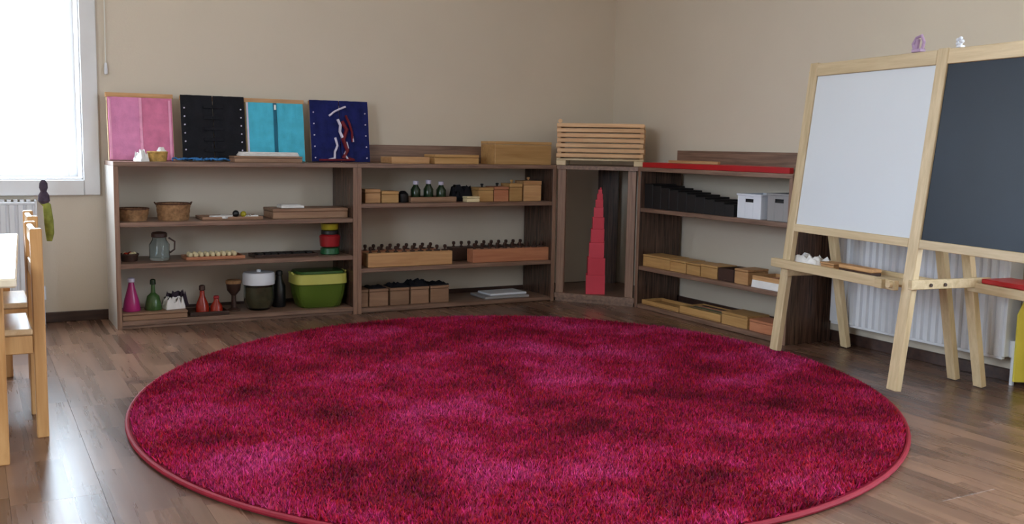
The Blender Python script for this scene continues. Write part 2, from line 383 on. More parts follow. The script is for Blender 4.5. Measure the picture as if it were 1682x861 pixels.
# ------------------------------------------------------------------ radiators
def radiator(label, loc, rz, L_, z0, z1):
    t_ = thing('radiator', label, 'radiator', loc, rz)
    n = int(L_/.0333); st = L_/n; mb = MB(); poly = []
    for i in range(n):
        x = i*st; poly += [(x, 0), (x+st*.12, -.010), (x+st*.62, -.010), (x+st*.78, 0)]
    poly += [(L_, 0), (L_, .012), (0, .012)]
    mb.prism(poly, z0+.012, z1-.02); part('front_panel', mb, m_rad, t_)
    part('bottom_rim', MB().box(0, -.006, z0, L_, .012, z0+.0115, .002), m_rad, t_); part('top_rim', MB().box(0, -.006, z1-.0195, L_, .012, z1-.0085, .002), m_rad, t_)
    part('side_cover', MB().box(-.008, -.006, z0+.01, .0, .07, z1, .002), m_rad, t_); part('side_cover', MB().box(L_, -.006, z0+.01, L_+.008, .07, z1, .002), m_rad, t_)
    g = MB()
    for i in range(int(L_/.025)): g.box(i*.025+.004, .0, z1-.008, i*.025+.019, .068, z1, 0)
    part('top_grille', g, m_rad, t_)
    part('back_panel', MB().box(0, .058, z0, L_, .068, z1-.01), m_rad, t_)
    part('valve', MB().tube([(L_+.02, .03, 0), (L_+.02, .03, z0+.03), (L_+.006, .03, z0+.03)], .008, 8).tube([(L_+.02, .03, z0+.01), (L_+.02, .03, z0+.07)], .014, 10), m_whitepl, t_)
    for u in (.15, L_-.15): part('wall_bracket', MB().box(u-.015, .066, z0+.06, u+.015, .0795, z1-.06), m_rad, t_)
    return t_
radiator('white ribbed radiator low on the wall behind the easel', (XR-.08, -1.80, 0), R(-90), .80, .09, .60)
radiator('white ribbed radiator under the bright window behind the chairs', (-4.05, -.08, 0), 0, .985, .10, .548)

# ------------------------------------------------------------------ shelf units
TH = .02
m_lit_side = wood('window_lit_side_laminate', (186, 176, 168), (206, 198, 190), 'z', 1.2, .3, .5, 26, .03)  # same brown laminate, paled: window light on the outer side put into the colour
def shelf_unit(label, loc, rz, w, d, levels, bot, rim, pale=False):
    t_ = thing('shelf_unit', label, 'shelf unit', loc, rz, 'low laminate shelf units along the walls')
    part('side_panel', MB().box(0, 0, 0, TH, d, .72-TH), m_lit_side if pale else m_shv, t_, 'outer side with window light in its colour' if pale else None); part('side_panel', MB().box(w-TH, 0, 0, w, d, .72-TH), m_shv, t_)
    for x_ in (0, w-TH): part('edge_band', MB().box(x_, -.0022, 0, x_+TH, -.0002, .72-TH, .0004), m_edge, t_, 'lighter front edge band')
    part('top_board', MB().box(0, -.004, .72-TH, w, d, .72), m_shh, t_)
    for z in levels: part('shelf', MB().box(TH, .002, z-TH, w-TH, d-.002, z), m_shh, t_)
    part('bottom_board', MB().box(TH, .002, bot-TH, w-TH, d-.002, bot), m_shh, t_)
    if bot > TH+.003: part('plinth', MB().box(TH, .012, 0, w-TH, .028, bot-TH), m_shh, t_)
    if rim: part('back_rim', MB().box(.0, d-.02, .72, w, d-.002, .72+rim), m_shh, t_)
    return t_
XA, XB, XC = -2.776, -1.698, -.598
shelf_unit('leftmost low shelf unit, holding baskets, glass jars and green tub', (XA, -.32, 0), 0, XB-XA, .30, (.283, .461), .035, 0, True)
shelf_unit('middle low shelf unit holding knobbed cylinder blocks and rows of boxes', (XB+.001, -.32, 0), 0, XC-XB-.001, .30, (.218, .529), .024, .09)
YD0, YD1 = -.668, -1.748
shelf_unit('low shelf unit on the right wall with black staircase blocks and white basket', (-.32, YD0, 0), R(-90), YD0-YD1, .26, (.218, .515), .022, .088)
# corner unit, diagonal front
g = .004
cu = thing('corner_shelf_unit', 'diagonal-fronted corner shelf unit holding the pink tower', 'shelf unit', (0, 0, 0))
c0 = (XC+g, -.318); c1 = (-.322, YD0+g)
poly = [c0, (c1[0], c1[1]), (-.045, c1[1]), (-.045, -.03), (c0[0], -.03)]
part('top_board', MB().prism(poly, .70, .72), m_shh, cu); part('bottom_board', MB().prism(poly, .02, .045), m_shh, cu)
part('plinth', MB().prism([(c0[0]+.01, c0[1]+.006), (c1[0]-.006+.01, c1[1]+.01), (c1[0]+.02, c1[1]+.02), (c0[0]+.02, c0[1]+.02)], 0, .02), m_shh, cu)
part('side_panel', MB().box(c0[0], c0[1]+.03, .045, c0[0]+.018, -.03, .70), m_shv, cu)
part('side_panel', MB().box(c1[0]+.03, c1[1], .045, -.045, c1[1]+.018, .70), m_shv, cu)
def post(cx_, cy_):
    mt = Matrix.Translation((cx_, cy_, 0)) @ Matrix.Rotation(R(-51.5), 4, 'Z'); return MB().box(-.022, -.009, .045, .022, .009, .70, .0015, mt)
part('front_post', post(c0[0]+.030, c0[1]-.012+.003), m_edge, cu); part('front_post', post(c1[0]-.004, c1[1]+.040), m_edge, cu)
cp = MB(); cp.box(-.06, -.009, .045, .06, .009, .70, .001, Matrix.Translation((-.115, -.10, 0)) @ Matrix.Rotation(R(-51.5), 4, 'Z'))
part('back_panel', cp, m_shv, cu)

# placing things on the units: (a,b)= extents along the wall, v = distance behind the front edge
def onA(a, z, v=.12): return (a, -.32+v, z)
def onD(y, z, v=.12): return (-.32+v, y, z)

# ------------------------------------------------------------------ rug
rug = thing('round_rug', 'large round shaggy crimson and magenta rug on the wooden floor', 'rug', (-1.712, -1.930, 0), R(90)-.5033)
RA, RB = 1.345, 1.212   # local x is the camera direction
nn = 96
part('backing', MB().lathe([(.98, 0), (.995, .003), (.995, .010), (.97, .013)], n=nn, sx=RA, sy=RB), m_rugback, rug)
mb = MB(); pts = [(RA*math.cos(2*math.pi*k/nn), RB*math.sin(2*math.pi*k/nn), .010) for k in range(nn)]
vs = []; fs = []
for k in range(nn):
    a = 2*math.pi*k/nn
    for j in range(8):
        q = 2*math.pi*j/8; vs.append((pts[k][0]+.007*math.cos(q)*math.cos(a), pts[k][1]+.007*math.cos(q)*math.sin(a), .009+.007*math.sin(q)))
for k in range(nn):
    for j in range(8): fs.append((k*8+j, ((k+1) % nn)*8+j, ((k+1) % nn)*8+(j+1) % 8, k*8+(j+1) % 8))
mb.add(vs, fs); part('piping', mb, m_rugedge, rug, 'pinkish red edge binding')
NB = 230000
u = np.sqrt(np.random.rand(NB))*.990; th = np.random.rand(NB)*2*np.pi
px, py = u*np.cos(th)*RA, u*np.sin(th)*RB
ang = np.random.rand(NB)*2*np.pi; wd = .0022+.0014*np.random.rand(NB); hh = .010+.008*np.random.rand(NB)
dx, dy = np.cos(ang)*wd, np.sin(ang)*wd
ln = np.random.randn(NB, 2)*.006
V = np.empty((NB*3, 3)); V[0::3] = np.c_[px-dx, py-dy, np.full(NB, .0115)]; V[1::3] = np.c_[px+dx, py+dy, np.full(NB, .0115)]; V[2::3] = np.c_[px+ln[:, 0], py+ln[:, 1], .0115+hh]
me = bpy.data.meshes.new('pile'); me.vertices.add(NB*3); me.vertices.foreach_set('co', V.ravel())
me.loops.add(NB*3); me.loops.foreach_set('vertex_index', np.arange(NB*3, dtype=np.int32)); me.polygons.add(NB); me.polygons.foreach_set('loop_start', np.arange(0, NB*3, 3, dtype=np.int32)); me.polygons.foreach_set('loop_total', np.full(NB, 3, dtype=np.int32))
me.materials.append(m_rug); me.update(); me.validate()
pl = part('pile', me, None, rug); pl['kind'] = 'stuff'
part('pile_bed', MB().lathe([(.93, .011), (.986, .0125), (.975, .0145), (.05, .0150)], n=nn, sx=RA, sy=RB), m_rug, rug)

# ------------------------------------------------------------------ dressing frames
def dressing_frame(label, x0, x1, ztop, m_l, m_r, wrap, fast):
    w = x1-x0; h = ztop-.722; lean = R(8)
    t_ = thing('dressing_frame', label, 'dressing frame', (x0, -.32+.205, .7215), 0, 'dressing frames leaning on the wall', (-lean, 0, 0))
    b_ = .020
    part('side_bar', MB().box(0, 0, 0, b_, .014, h-b_), m_pine, t_); part('side_bar', MB().box(w-b_, 0, 0, w, .014, h-b_), m_pine, t_)
    part('top_bar', MB().box(-.004, 0, h-b_, w+.004, .014, h), m_beech, t_); part('bottom_bar', MB().box(b_, 0, 0, w-b_, .014, b_), m_pine, t_)
    zt = h+.002 if wrap else h-.021
    for nm, u0, u1, mt in (('left_flap', -.003 if wrap else .004, w*.5-.002, m_l), ('right_flap', w*.5+.001, (w+.003) if wrap else w-.004, m_r)):
        mb = MB(); nx, nz = 14, 14; vs = []; fs = []
        for side in (0, 1):
            for j in range(nz+1):
                for i in range(nx+1):
                    x = u0+(u1-u0)*i/nx; z = -.001+(zt+.001)*j/nz
                    d = -.0035-.0025*math.sin(i*1.3+j*.25)*math.sin(j*.5+i*.2)-.002
                    vs.append((x, d-.0022*side, max(z, .001)))
        S1 = (nx+1)*(nz+1)
        for j in range(nz):
            for i in range(nx):
                a = j*(nx+1)+i; fs.append((a, a+nx+1, a+nx+2, a+1)); fs.append((S1+a, S1+a+1, S1+a+nx+2, S1+a+nx+1))
        for i in range(nx):
            for a, bb in ((i, i+1), (nz*(nx+1)+i+1, nz*(nx+1)+i)): fs.append((a, bb, S1+bb, S1+a))
        for j in range(nz):
            for a, bb in (((j+1)*(nx+1), j*(nx+1)), (j*(nx+1)+nx, (j+1)*(nx+1)+nx)): fs.append((a, bb, S1+bb, S1+a))
        mb.add(vs, fs); part(nm, mb, mt, t_)
    fast(t_, w, h)
    return t_
def f_pink(t_, w, h):
    part('hem_strip', MB().box(w*.5-.006, -.012, .004, w*.5+.006, -.0085, h-.022, .001), m_pinkd, t_)
    for s_ in (.010, w-.016): part('edge_strip', MB().box(s_-.004, -.0115, .004, s_+.006, -.0085, h-.03, .001), m_pinkd, t_)
    for i in range(5): part('button', MB().tube([(w*.5, -.016, .03+i*.055), (w*.5, -.011, .03+i*.055)], .006, 10), m_pinkd, t_)
def f_black(t_, w, h):
    for sd in (.012, w-.014):
        for i in range(6): part('stud', MB().tube([(sd, -.013, .05+i*.038), (sd, -.008, .05+i*.038)], .0035, 8), m_lilac, t_)
    for i in range(5): part('buckle_strap', MB().box(w*.5-.045, -.014, .04+i*.05, w*.5+.045, -.0095, .056+i*.05, .001), m_blk_cl, t_)
def f_blue(t_, w, h):
    zp = part('zip', MB().box(w*.42-.007+.02, -.013, .002, w*.42+.009+.02, -.0085, h-.022, .001), m_blued, t_)
    part('zip_pull', MB().box(w*.42+.016, -.016, h-.055, w*.42+.026, -.013, h-.03, .001), m_chrome, zp)
    part('edge_strip', MB().box(.004, -.0115, .004, .012, -.0085, h-.022, .001), m_lilac, t_)
def f_navy(t_, w, h):
    for sd in (.014, w-.014):
        for i in range(5): part('stud', MB().tube([(sd, -.013, .02+i*.055), (sd, -.008, .02+i*.055)], .0035, 8), m_lilac, t_)
    c_ = w*.5
    def rib(pts, r, m_, n='ribbon'): part(n, MB().tube([(x, y, z) for x, y, z in pts], r, 6), m_, t_)
    rib([(c_-.055, -.016, h-.075), (c_-.03, -.022, h-.055), (c_+.0, -.018, h-.04), (c_+.03, -.018, h-.028)], .005, m_lilac, 'bow')
    rib([(c_-.012, -.016, h-.09), (c_+.0, -.018, h-.12), (c_-.004, -.016, h-.15), (c_+.008, -.018, h-.18)], .0075, m_lilac)
    rib([(c_+.03, -.014, h-.07), (c_+.045, -.02, h-.11), (c_+.058, -.016, h-.15), (c_+.06, -.014, h-.20)], .006, m_maroon)
    rib([(c_+.06, -.015, h-.17), (c_+.062, -.016, h-.20)], .005, m_lilac, 'bow')
    rib([(c_+.008, -.016, h-.10), (c_+.03, -.02, h-.14), (c_+.012, -.016, h-.19), (c_+.03, -.016, h-.24), (c_+.01, -.014, h-.28)], .010, m_maroon)
    rib([(c_-.028, -.014, h-.18), (c_-.02, -.018, h-.22), (c_-.034, -.016, h-.25), (c_-.036, -.016, h-.282)], .006, m_lilac, 'bow')
    rib([(c_-.036, -.018, h-.28), (c_-.07, -.030, .010)], .004, m_lilac, 'lace_end')
    rib([(c_+.028, -.014, h-.20), (c_+.034, -.018, h-.23), (c_+.014, -.018, h-.26), (c_+.03, -.02, h-.285)], .005, m_lilac, 'bow')
    rib([(c_+.03, -.02, .02), (c_+.06, -.03, .008), (c_-.12, -.034, .006)], .005, m_maroon, 'lace_end')
dressing_frame('pink cloth dressing frame, leftmost on the shelf top', -2.767, -2.489, 1.022, m_pink, m_pinkr, False, f_pink)
dressing_frame('black cloth dressing frame between the pink and the turquoise ones', -2.452, -2.172, 1.020, m_blk_cl, m_blk_cl, True, f_black)
dressing_frame('turquoise cloth dressing frame with a dark zip down the middle', -2.163, -1.884, 1.020, m_blue, m_blue, False, f_blue)
dressing_frame('navy dressing frame tied with maroon and pale lilac ribbon bows', -1.852, -1.562, 1.020, m_navy, m_navy, True, f_navy)

# ------------------------------------------------------------------ small containers
def basket(label, loc, r, h, mat, group=None, rimmat=None, flare=.85, rz=0, oval=1, handles=False, cat='basket'):
    t_ = thing('basket', label, cat, loc, rz, group)
    n = 28; mb = MB(); rows = 6; vs = []; fs = []; rings = []
    prof = [(r*flare, 0)]+[(r*(flare+(1-flare)*i/rows), h*i/rows) for i in range(1, rows+1)]+[(r*.93, h), (r*.90*flare, .006)]
    for j, (rr_, z) in enumerate(prof):
        for k_ in range(n):
            a = 2*math.pi*k_/n; wv = .0022*((-1)**(k_+j)) if 0 < j <= rows-1 else 0
            vs.append(((rr_+wv)*math.cos(a)*oval, (rr_+wv)*math.sin(a), z))
    for j in range(len(prof)-1):
        for k_ in range(n): fs.append((j*n+k_, j*n+(k_+1) % n, (j+1)*n+(k_+1) % n, (j+1)*n+k_))
    fs.append(tuple(range(n))[::-1]); fs.append(tuple(range((len(prof)-1)*n, len(prof)*n)))
    mb.add(vs, fs); part('weave', mb, mat, t_)
    rim_ = part('rim', MB().tube([(r*.98*oval*math.cos(2*math.pi*i/24), r*.98*math.sin(2*math.pi*i/24), h) for i in range(25)], .004, 6, False), rimmat or mat, t_)
    if handles:
        for sg in (-1, 1): part('handle', MB().tube([(sg*r*oval*.98, -.02, h-.004), (sg*(r*oval+.008), 0, h+.006), (sg*r*oval*.98, .02, h-.004)], .003, 6), rimmat or mat, rim_)
    return t_
def tray(label, loc, w, d, h, mat, rz=0, group=None, th=.006, name='wooden_tray', cat='tray', handles=False):
    t_ = thing(name, label, cat, loc, rz, group)
    part('base', MB().box(-w/2, -d/2, 0, w/2, d/2, th), mat, t_)
    part('front_side', MB().box(-w/2, -d/2, th, w/2, -d/2+th, h), mat, t_); part('back_side', MB().box(-w/2, d/2-th, th, w/2, d/2, h), mat, t_)
    part('end_side', MB().box(-w/2, -d/2+th, th, -w/2+th, d/2-th, h), mat, t_); part('end_side', MB().box(w/2-th, -d/2+th, th, w/2, d/2-th, h), mat, t_)
    return t_
def lidded_box(label, loc, w, d, h, mat, rz=0, group=None, lid=.25, lidmat=None, over=.001, cat='box', knob=False):
    t_ = thing('wooden_box', label, cat, loc, rz, group)
    hl = h*lid
    part('body', MB().box(-w/2, -d/2, 0, w/2, d/2, h-hl-.0015), mat, t_)
    t_lid = part('lid', MB().box(-w/2-over, -d/2-over, h-hl, w/2+over, d/2+over, h), lidmat or mat, t_)
    return (t_, t_lid)[bool(knob)]
def jar(name, label, loc, prof_body, mat, prof_lid=None, lidmat=None, lidname='lid', cat='jar', group=None, n=20, extra=None):
    t_ = thing(name, label, cat, loc, 0, group)
    part('body', MB().lathe(prof_body, n=n), mat, t_)
    if prof_lid: part(lidname, MB().lathe(prof_lid, n=n), lidmat, t_)
    return t_
def crumple(mb, c, w, d, h, seed=0, n=12):
    rnd = random.Random(seed); vs = []; fs = []; hs_ = {}
    for s_ in (0, 1):
        for j in range(n+1):
            for i in range(n+1):
                x = (i/n-.5)*w; y = (j/n-.5)*d
                if s_ == 0:
                    e = min(i, n-i, j, n-j); z = h*(.25+.75*rnd.random())*(1 if e > 0 else .35); hs_[(i, j)] = z
                    x += (rnd.random()-.5)*w*.04; y += (rnd.random()-.5)*d*.04
                else: z = 0
                vs.append((c[0]+x, c[1]+y, c[2]+z))
    S1 = (n+1)**2
    for j in range(n):
        for i in range(n):
            a = j*(n+1)+i; fs += [(a, a+1, a+n+2, a+n+1), (S1+a, S1+a+n+1, S1+a+n+2, S1+a+1)]
    for i in range(n):
        for a, bb in ((i, i+1), (n*(n+1)+i+1, n*(n+1)+i), ((i+1)*(n+1), i*(n+1)), (i*(n+1)+n, (i+1)*(n+1)+n)): fs.append((bb, a, S1+a, S1+bb))
    return mb.add(vs, fs)

ZT = .7205
# ---- top of unit A
basket('small golden wicker basket in front of the pink frame', (-2.583, -.235, ZT), .042, .040, m_wicker_gold)
single('white_cloth', crumple(MB(), (0, 0, 0), .04, .06, .055, 3, 8), m_wcloth, 'crumpled white cloth left of the golden basket on the shelf top', 'cloth', (-2.652, -.25, ZT), .4)
single('white_napkin', crumple(MB(), (0, 0, 0), .03, .03, .022, 5, 6), m_wcloth, 'tiny folded white napkin standing out of the golden wicker basket', 'napkin', (-2.565, -.235, ZT+.041), .3)
lc = MB(); rnd = random.Random(4)
for q in range(7):
    x_ = -.10+q*.03; lc.tube([(x_+.012*rnd.uniform(-1, 1)+i*.008, -.02+.035*math.sin(i*1.1+q), .006+.010*abs(math.sin(i*.9+q*1.7))) for i in range(8)], .0035, 6)
single('lacing_cord', lc, m_lace, 'tangled blue lacing cords lying below the black frame', 'cord', (-2.42, -.25, ZT))
lidded_box('flat brown wooden box below the turquoise frame', (-2.105, -.225, ZT), .31, .11, .028, m_dull, 0, None, .3)
fc = MB()
for i in range(3): fc.box(-.135+i*.004, -.04, .0+i*.006, .135-i*.003, .04, .0055+i*.006, .002)
single('folded_cloth', fc, m_wcloth, 'white folded cloth lying on the flat brown box', 'cloth', (-2.095, -.225, ZT+.0285))
# ---- top of unit B
lt = tray('long tan wooden tray with a white bead on the middle unit top', (-1.405, -.20, ZT), .20, .15, .032, m_beech)
single('white_bead', MB().sphere((0, 0, .012), .012), m_cream, 'small white bead resting inside the long tan tray', 'bead', (-1.46, -.20, ZT+.0065))
lidded_box('low honey wooden box in the middle of the middle unit top', (-1.15, -.20, ZT), .245, .13, .046, m_oak, 0, None, .3)
lidded_box('large pale wooden box next to the stack of slatted trays', (-.775, -.20, ZT), .335, .16, .118, m_oak, 0, None, .12)

# ---- unit A, upper shelf
Z1 = .4615
basket('shallow round brown basket at the left end of upper shelf', onA(-2.685, Z1), .066, .052, m_wicker, None, m_dkwicker)
basket('ribbed deeper basket with dark rim, second from left', onA(-2.515, Z1), .072, .072, m_wicker, None, m_dkwicker, .9, handles=True)
tr = tray('dark tray of small white things on the upper left shelf', onA(-2.27, Z1), .27, .16, .014, m_dull)
for i, (x_, y_, a) in enumerate(((-2.335, -.24, .2), (-2.285, -.21, -.3), (-2.30, -.26, .8))):
    single('white_card', MB().box(-.028, -.018, 0, .028, .018, .012, .002), m_wcloth, ['leftmost', 'rearmost', 'front'][i]+' small white block in the dark tray', 'block', (x_, y_, Z1+.0065+i*.0), a)
single('striped_bead', MB().sphere((0, 0, .014), .014), m_yellow, 'small yellow ball beside a black one in the dark tray', 'ball', (-2.208, -.21, Z1+.0065))
single('black_bead', MB().sphere((0, 0, .016), .016), m_black, 'small black ball beside a yellow one in the dark tray', 'ball', (-2.24, -.20, Z1+.0065))
single('white_napkin', crumple(MB(), (0, 0, 0), .06, .05, .014, 9, 7), m_wcloth, 'white folded napkin at the right end of the dark tray', 'napkin', (-2.175, -.235, Z1+.0065))
lidded_box('long brown wooden box at the right end of upper shelf', onA(-1.905, Z1, .14), .36, .17, .046, m_dull, 0, None, .3)
fc = MB().box(-.055, -.04, 0, .055, .04, .012, .002).box(-.05, -.03, .0125, .04, .03, .016, .001)
single('card_pack', fc, m_wcloth, 'white pack of cards lying on the long brown box', 'cards', (-1.985, -.20, Z1+.0465))
# ---- unit A, middle shelf
Z2 = .2835
bb_ = basket('tiny brown bowl of orange bits at left of middle shelf', onA(-2.705, Z2), .038, .03, m_dkbrown, cat='bowl')
for i in range(5):
    a = i*1.26; single('orange_ball', MB().sphere((0, 0, .011), .011), m_orange if i % 2 else m_cream, ['right cream', 'rear orange', 'left cream', 'front orange', 'front right cream'][i]+' little ball in the tiny brown bowl', 'ball', (-2.705+.02*math.cos(a), -.20+.02*math.sin(a), Z2+.018), 0, 'balls in the tiny bowl')
jg = thing('glass_jar', 'clear glass jar with a dark brown knobbed lid on middle shelf', 'jar', onA(-2.578, Z2))
part('body', MB().lathe([(.040, 0), (.044, .006), (.044, .07), (.030, .092), (.030, .10), (.027, .10), (.027, .09), (.040, .068), (.040, .012), (.002, .010)], n=24), m_glass, jg)
part('lid', MB().lathe([(.029, .101), (.034, .103), (.034, .118), (.028, .124), (.010, .127)], n=20), m_dkbrown, jg)
part('handle', MB().tube([(.043, 0, .03), (.064, 0, .045), (.066, 0, .08), (.040, 0, .098)], .004, 8), m_dkbrown, jg)
tr = tray('long reddish wooden tray of cream beads on the middle shelf', onA(-2.345, Z2), .26, .13, .014, m_red_wood)
for j in range(2):
    for i in range(9): single('cream_bead', MB().sphere((0, 0, .0105), .0105, 10, 1.2), m_cream, ORD[i]+' cream bead from the left, '+['front', 'back'][j]+' row of the reddish tray', 'bead', (-2.45+i*.0245, -.225+j*.04, Z2+.0085), 0, 'beads on the reddish tray')
tr = tray('long flat dark tray between the bead tray and toy', onA(-2.02, Z2), .30, .13, .012, m_dkbrown)
for i in range(8): single('dark_tablet', MB().box(-.014, -.03, 0, .014, .03, .010, .002), m_blackwood, ORD[i]+' small black tablet from the left on the flat dark tray', 'tablet', (-2.135+i*.033, -.20, Z2+.0065), .1*math.sin(i*3), 'tablets on the dark tray')
ty = thing('stacking_toy', 'yellow, red and green stacking toy at right of middle shelf', 'toy', onA(-1.80, Z2, .10))
part('green_base', MB().lathe([(.040, 0), (.046, .004), (.044, .030), (.034, .034)], n=18), m_toygreen, ty)
part('red_cup', MB().lathe([(.036, .0345), (.046, .040), (.050, .088), (.040, .096)], n=18), m_toyred, ty)
part('black_ring', MB().lathe([(.040, .0965), (.042, .098), (.042, .114), (.038, .116)], n=18), m_black, ty)
part('yellow_cup', MB().lathe([(.034, .1165), (.040, .120), (.044, .148), (.036, .150)], n=18), m_yellow, ty)
# ---- unit A, bottom shelf
Z3 = .0355
lidded_box('low wooden tray box carrying the magenta and green bottles', onA(-2.617, Z3, .085), .27, .14, .032, m_dull, 0, None, .3)
jar('cone_bottle', 'magenta cone bottle with pale cap on the bottom shelf', (-2.705, -.235, Z3+.0325), [(.036, 0), (.038, .004), (.030, .05), (.016, .10), (.011, .125)], m_magenta, [(.011, .1255), (.015, .128), (.015, .142), (.008, .146)], m_lilac, 'cap', 'bottle')
jar('cone_bottle', 'dark green cone bottle beside the magenta one', (-2.615, -.235, Z3+.0325), [(.036, 0), (.038, .004), (.032, .035), (.026, .06), (.010, .075), (.008, .11)], m_green, [(.008, .1105), (.013, .112), (.012, .132), (.006, .136)], m_dgreen, 'cap', 'bottle')
single('white_cloth', crumple(MB(), (0, 0, 0), .085, .07, .055, 11, 9), m_wcloth, 'crumpled white cloth right of the green bottle, bottom shelf', 'cloth', (-2.53, -.23, Z3+.0325), .2)
single('dark_cloth', crumple(MB(), (0, 0, 0), .10, .07, .07, 12, 8), m_knot, 'crumpled dark violet cloth behind the white one, bottom shelf', 'cloth', (-2.505, -.148, Z3+.0325), 0)
tray('dark wooden tray holding orange red flasks', onA(-2.385, Z3, .085), .17, .14, .018, m_dkbrown)
fl_prof = [(.026, 0), (.030, .004), (.028, .035), (.012, .075), (.010, .10)]
jar('flask', 'orange red flask with dark stopper, left in the dark tray', (-2.405, -.24, Z3+.0065), fl_prof, m_orange, [(.010, .1005), (.014, .103), (.013, .122), (.006, .126)], m_dkbrown, 'stopper', 'flask')
jar('flask', 'short orange red flask, right in the dark tray', (-2.345, -.25, Z3+.0065), [(.024, 0), (.028, .004), (.026, .03), (.012, .05), (.011, .06)], m_orange, [(.011, .0605), (.013, .063), (.012, .074), (.006, .076)], m_toyred, 'stopper', 'flask')
jar('goblet', 'dark brown goblet with a paler rim left of glass jar', (-2.255, -.20, Z3), [(.030, 0), (.030, .006), (.012, .014), (.010, .07), (.030, .095), (.034, .125)], m_dkbrown, [(.034, .1255), (.036, .127), (.036, .140), (.030, .143)], m_wicker, 'rim', 'goblet')
gj = thing('storage_jar', 'rounded glass jar with a broad white lid, bottom shelf', 'jar', (-2.142, -.215, Z3))
part('body', MB().lathe([(.045, 0), (.056, .008), (.068, .035), (.070, .06), (.068, .118), (.064, .118), (.066, .06), (.062, .035), (.05, .012), (.002, .010)], n=26), m_glass, gj)
part('filling', MB().lathe([(.045, .013), (.058, .035), (.0625, .06), (.062, .108), (.002, .112)], n=22), m_soil, gj)
part('lid', MB().lathe([(.069, .119), (.073, .121), (.073, .168), (.068, .176), (.012, .178), (.010, .188), (.004, .190)], n=26), m_whitepl, gj)
jar('dark_bottle', 'dark blue black bottle between glass jar and green tub', (-2.034, -.17, Z3), [(.028, 0), (.030, .004), (.030, .10), (.016, .13), (.014, .15)], m_black, [(.014, .1505), (.017, .153), (.016, .17), (.010, .173)], m_black, 'cap', 'bottle')
gt_ = thing('plastic_tub', 'green plastic tub with a wide lime rim, bottom shelf', 'tub', (-1.858, -.21, Z3))
part('body', MB().lathe([(.098, 0), (.106, .006), (.122, .06), (.128, .112), (.124, .112), (.118, .06), (.102, .012), (.002, .010)], n=40, sx=.95, sy=.72, sq=4.5), m_greenglass, gt_)
part('rim', MB().lathe([(.129, .113), (.136, .115), (.134, .160), (.128, .162), (.126, .16), (.128, .118)], n=40, sx=.95, sy=.72, sq=4.5), m_lime, gt_)
part('filling', MB().lathe([(.098, .013), (.112, .06), (.116, .10), (.002, .104)], n=32, sx=.95, sy=.72, sq=4.5), m_soil, gt_)
for sg in (-1, 1): part('handle', MB().tube([(sg*.124, -.03, .157), (sg*.132, -.025, .166), (sg*.132, .025, .166), (sg*.124, .03, .157)], .005, 8), m_lime, gt_)
part('lid', MB().lathe([(.124, .1625), (.126, .165), (.118, .174), (.004, .178)], n=40, sx=.95, sy=.72, sq=4.5), m_green, gt_)

# ---- unit B, upper shelf
ZU = .5295
lidded_box('left of the two square wooden boxes by the left post', onA(-1.598, ZU, .10), .078, .09, .066, m_beech)
lidded_box('right of the two square wooden boxes by the left post', onA(-1.508, ZU, .10), .088, .09, .056, m_oak)
jar('black_pot', 'small squat black pot right of the two square boxes', onA(-1.428, ZU, .09), [(.024, 0), (.026, .004), (.027, .04), (.020, .048)], m_black, [(.018, .0485), (.02, .05), (.01, .056)], m_black, 'lid', 'pot')
tray('low wooden tray carrying three dark bottles', onA(-1.275, ZU, .12), .25, .13, .026, m_dull)
for i, (x_, h_) in enumerate(((-1.345, .098), (-1.275, .102), (-1.205, .094))):
    jar('dark_bottle', ['left', 'middle', 'right'][i]+' dark glass bottle with pale cap in the wooden tray', (x_, -.195, ZU+.0065), [(.022, 0), (.025, .004), (.025, h_*.55), (.013, h_*.75), (.012, h_*.8)], m_dgreen, [(.012, h_*.805), (.014, h_*.82), (.014, h_*.99), (.010, h_)], m_lilac, 'cap', 'bottle', 'dark bottles in the tray', 16)
single('dark_bundle', crumple(MB(), (0, 0, 0), .12, .08, .085, 21, 8), m_blk_cl, 'crumpled black cloth bundle behind the small cream box', 'cloth', (-1.078, -.165, ZU), 0)
lidded_box('small cream box in front of the black cloth bundle', (-1.068, -.265, ZU), .072, .05, .028, m_cream, lid=.3)
bxs = [(-1.022, -.938, .072, m_oak, 'first'), (-.933, -.849, .076, m_red_wood, 'second'), (-.842, -.768, .092, m_oak, 'third'), (-.757, -.652, .106, m_beech, 'tallest')]
for a, b__, h_, mt, wd_ in bxs:
    lab = {'first': 'honey wooden box with knob right beside the cream box', 'second': 'reddish wooden box with knob between two honey boxes', 'third': 'honey wooden box left of the tallest box', 'tallest': 'tallest pale wooden box at the right end of upper shelf'}[wd_]
    t_ = lidded_box(lab, onA((a+b__)/2, ZU, .11), b__-a, .10, h_, mt, 0, 'boxes on the middle unit upper shelf', .2, knob=True)
    part('knob', MB().lathe([(.006, h_), (.004, h_+.006), (.009, h_+.012), (.007, h_+.018)], n=10), m_blackwood if wd_ in ('first', 'second') else mt, t_)
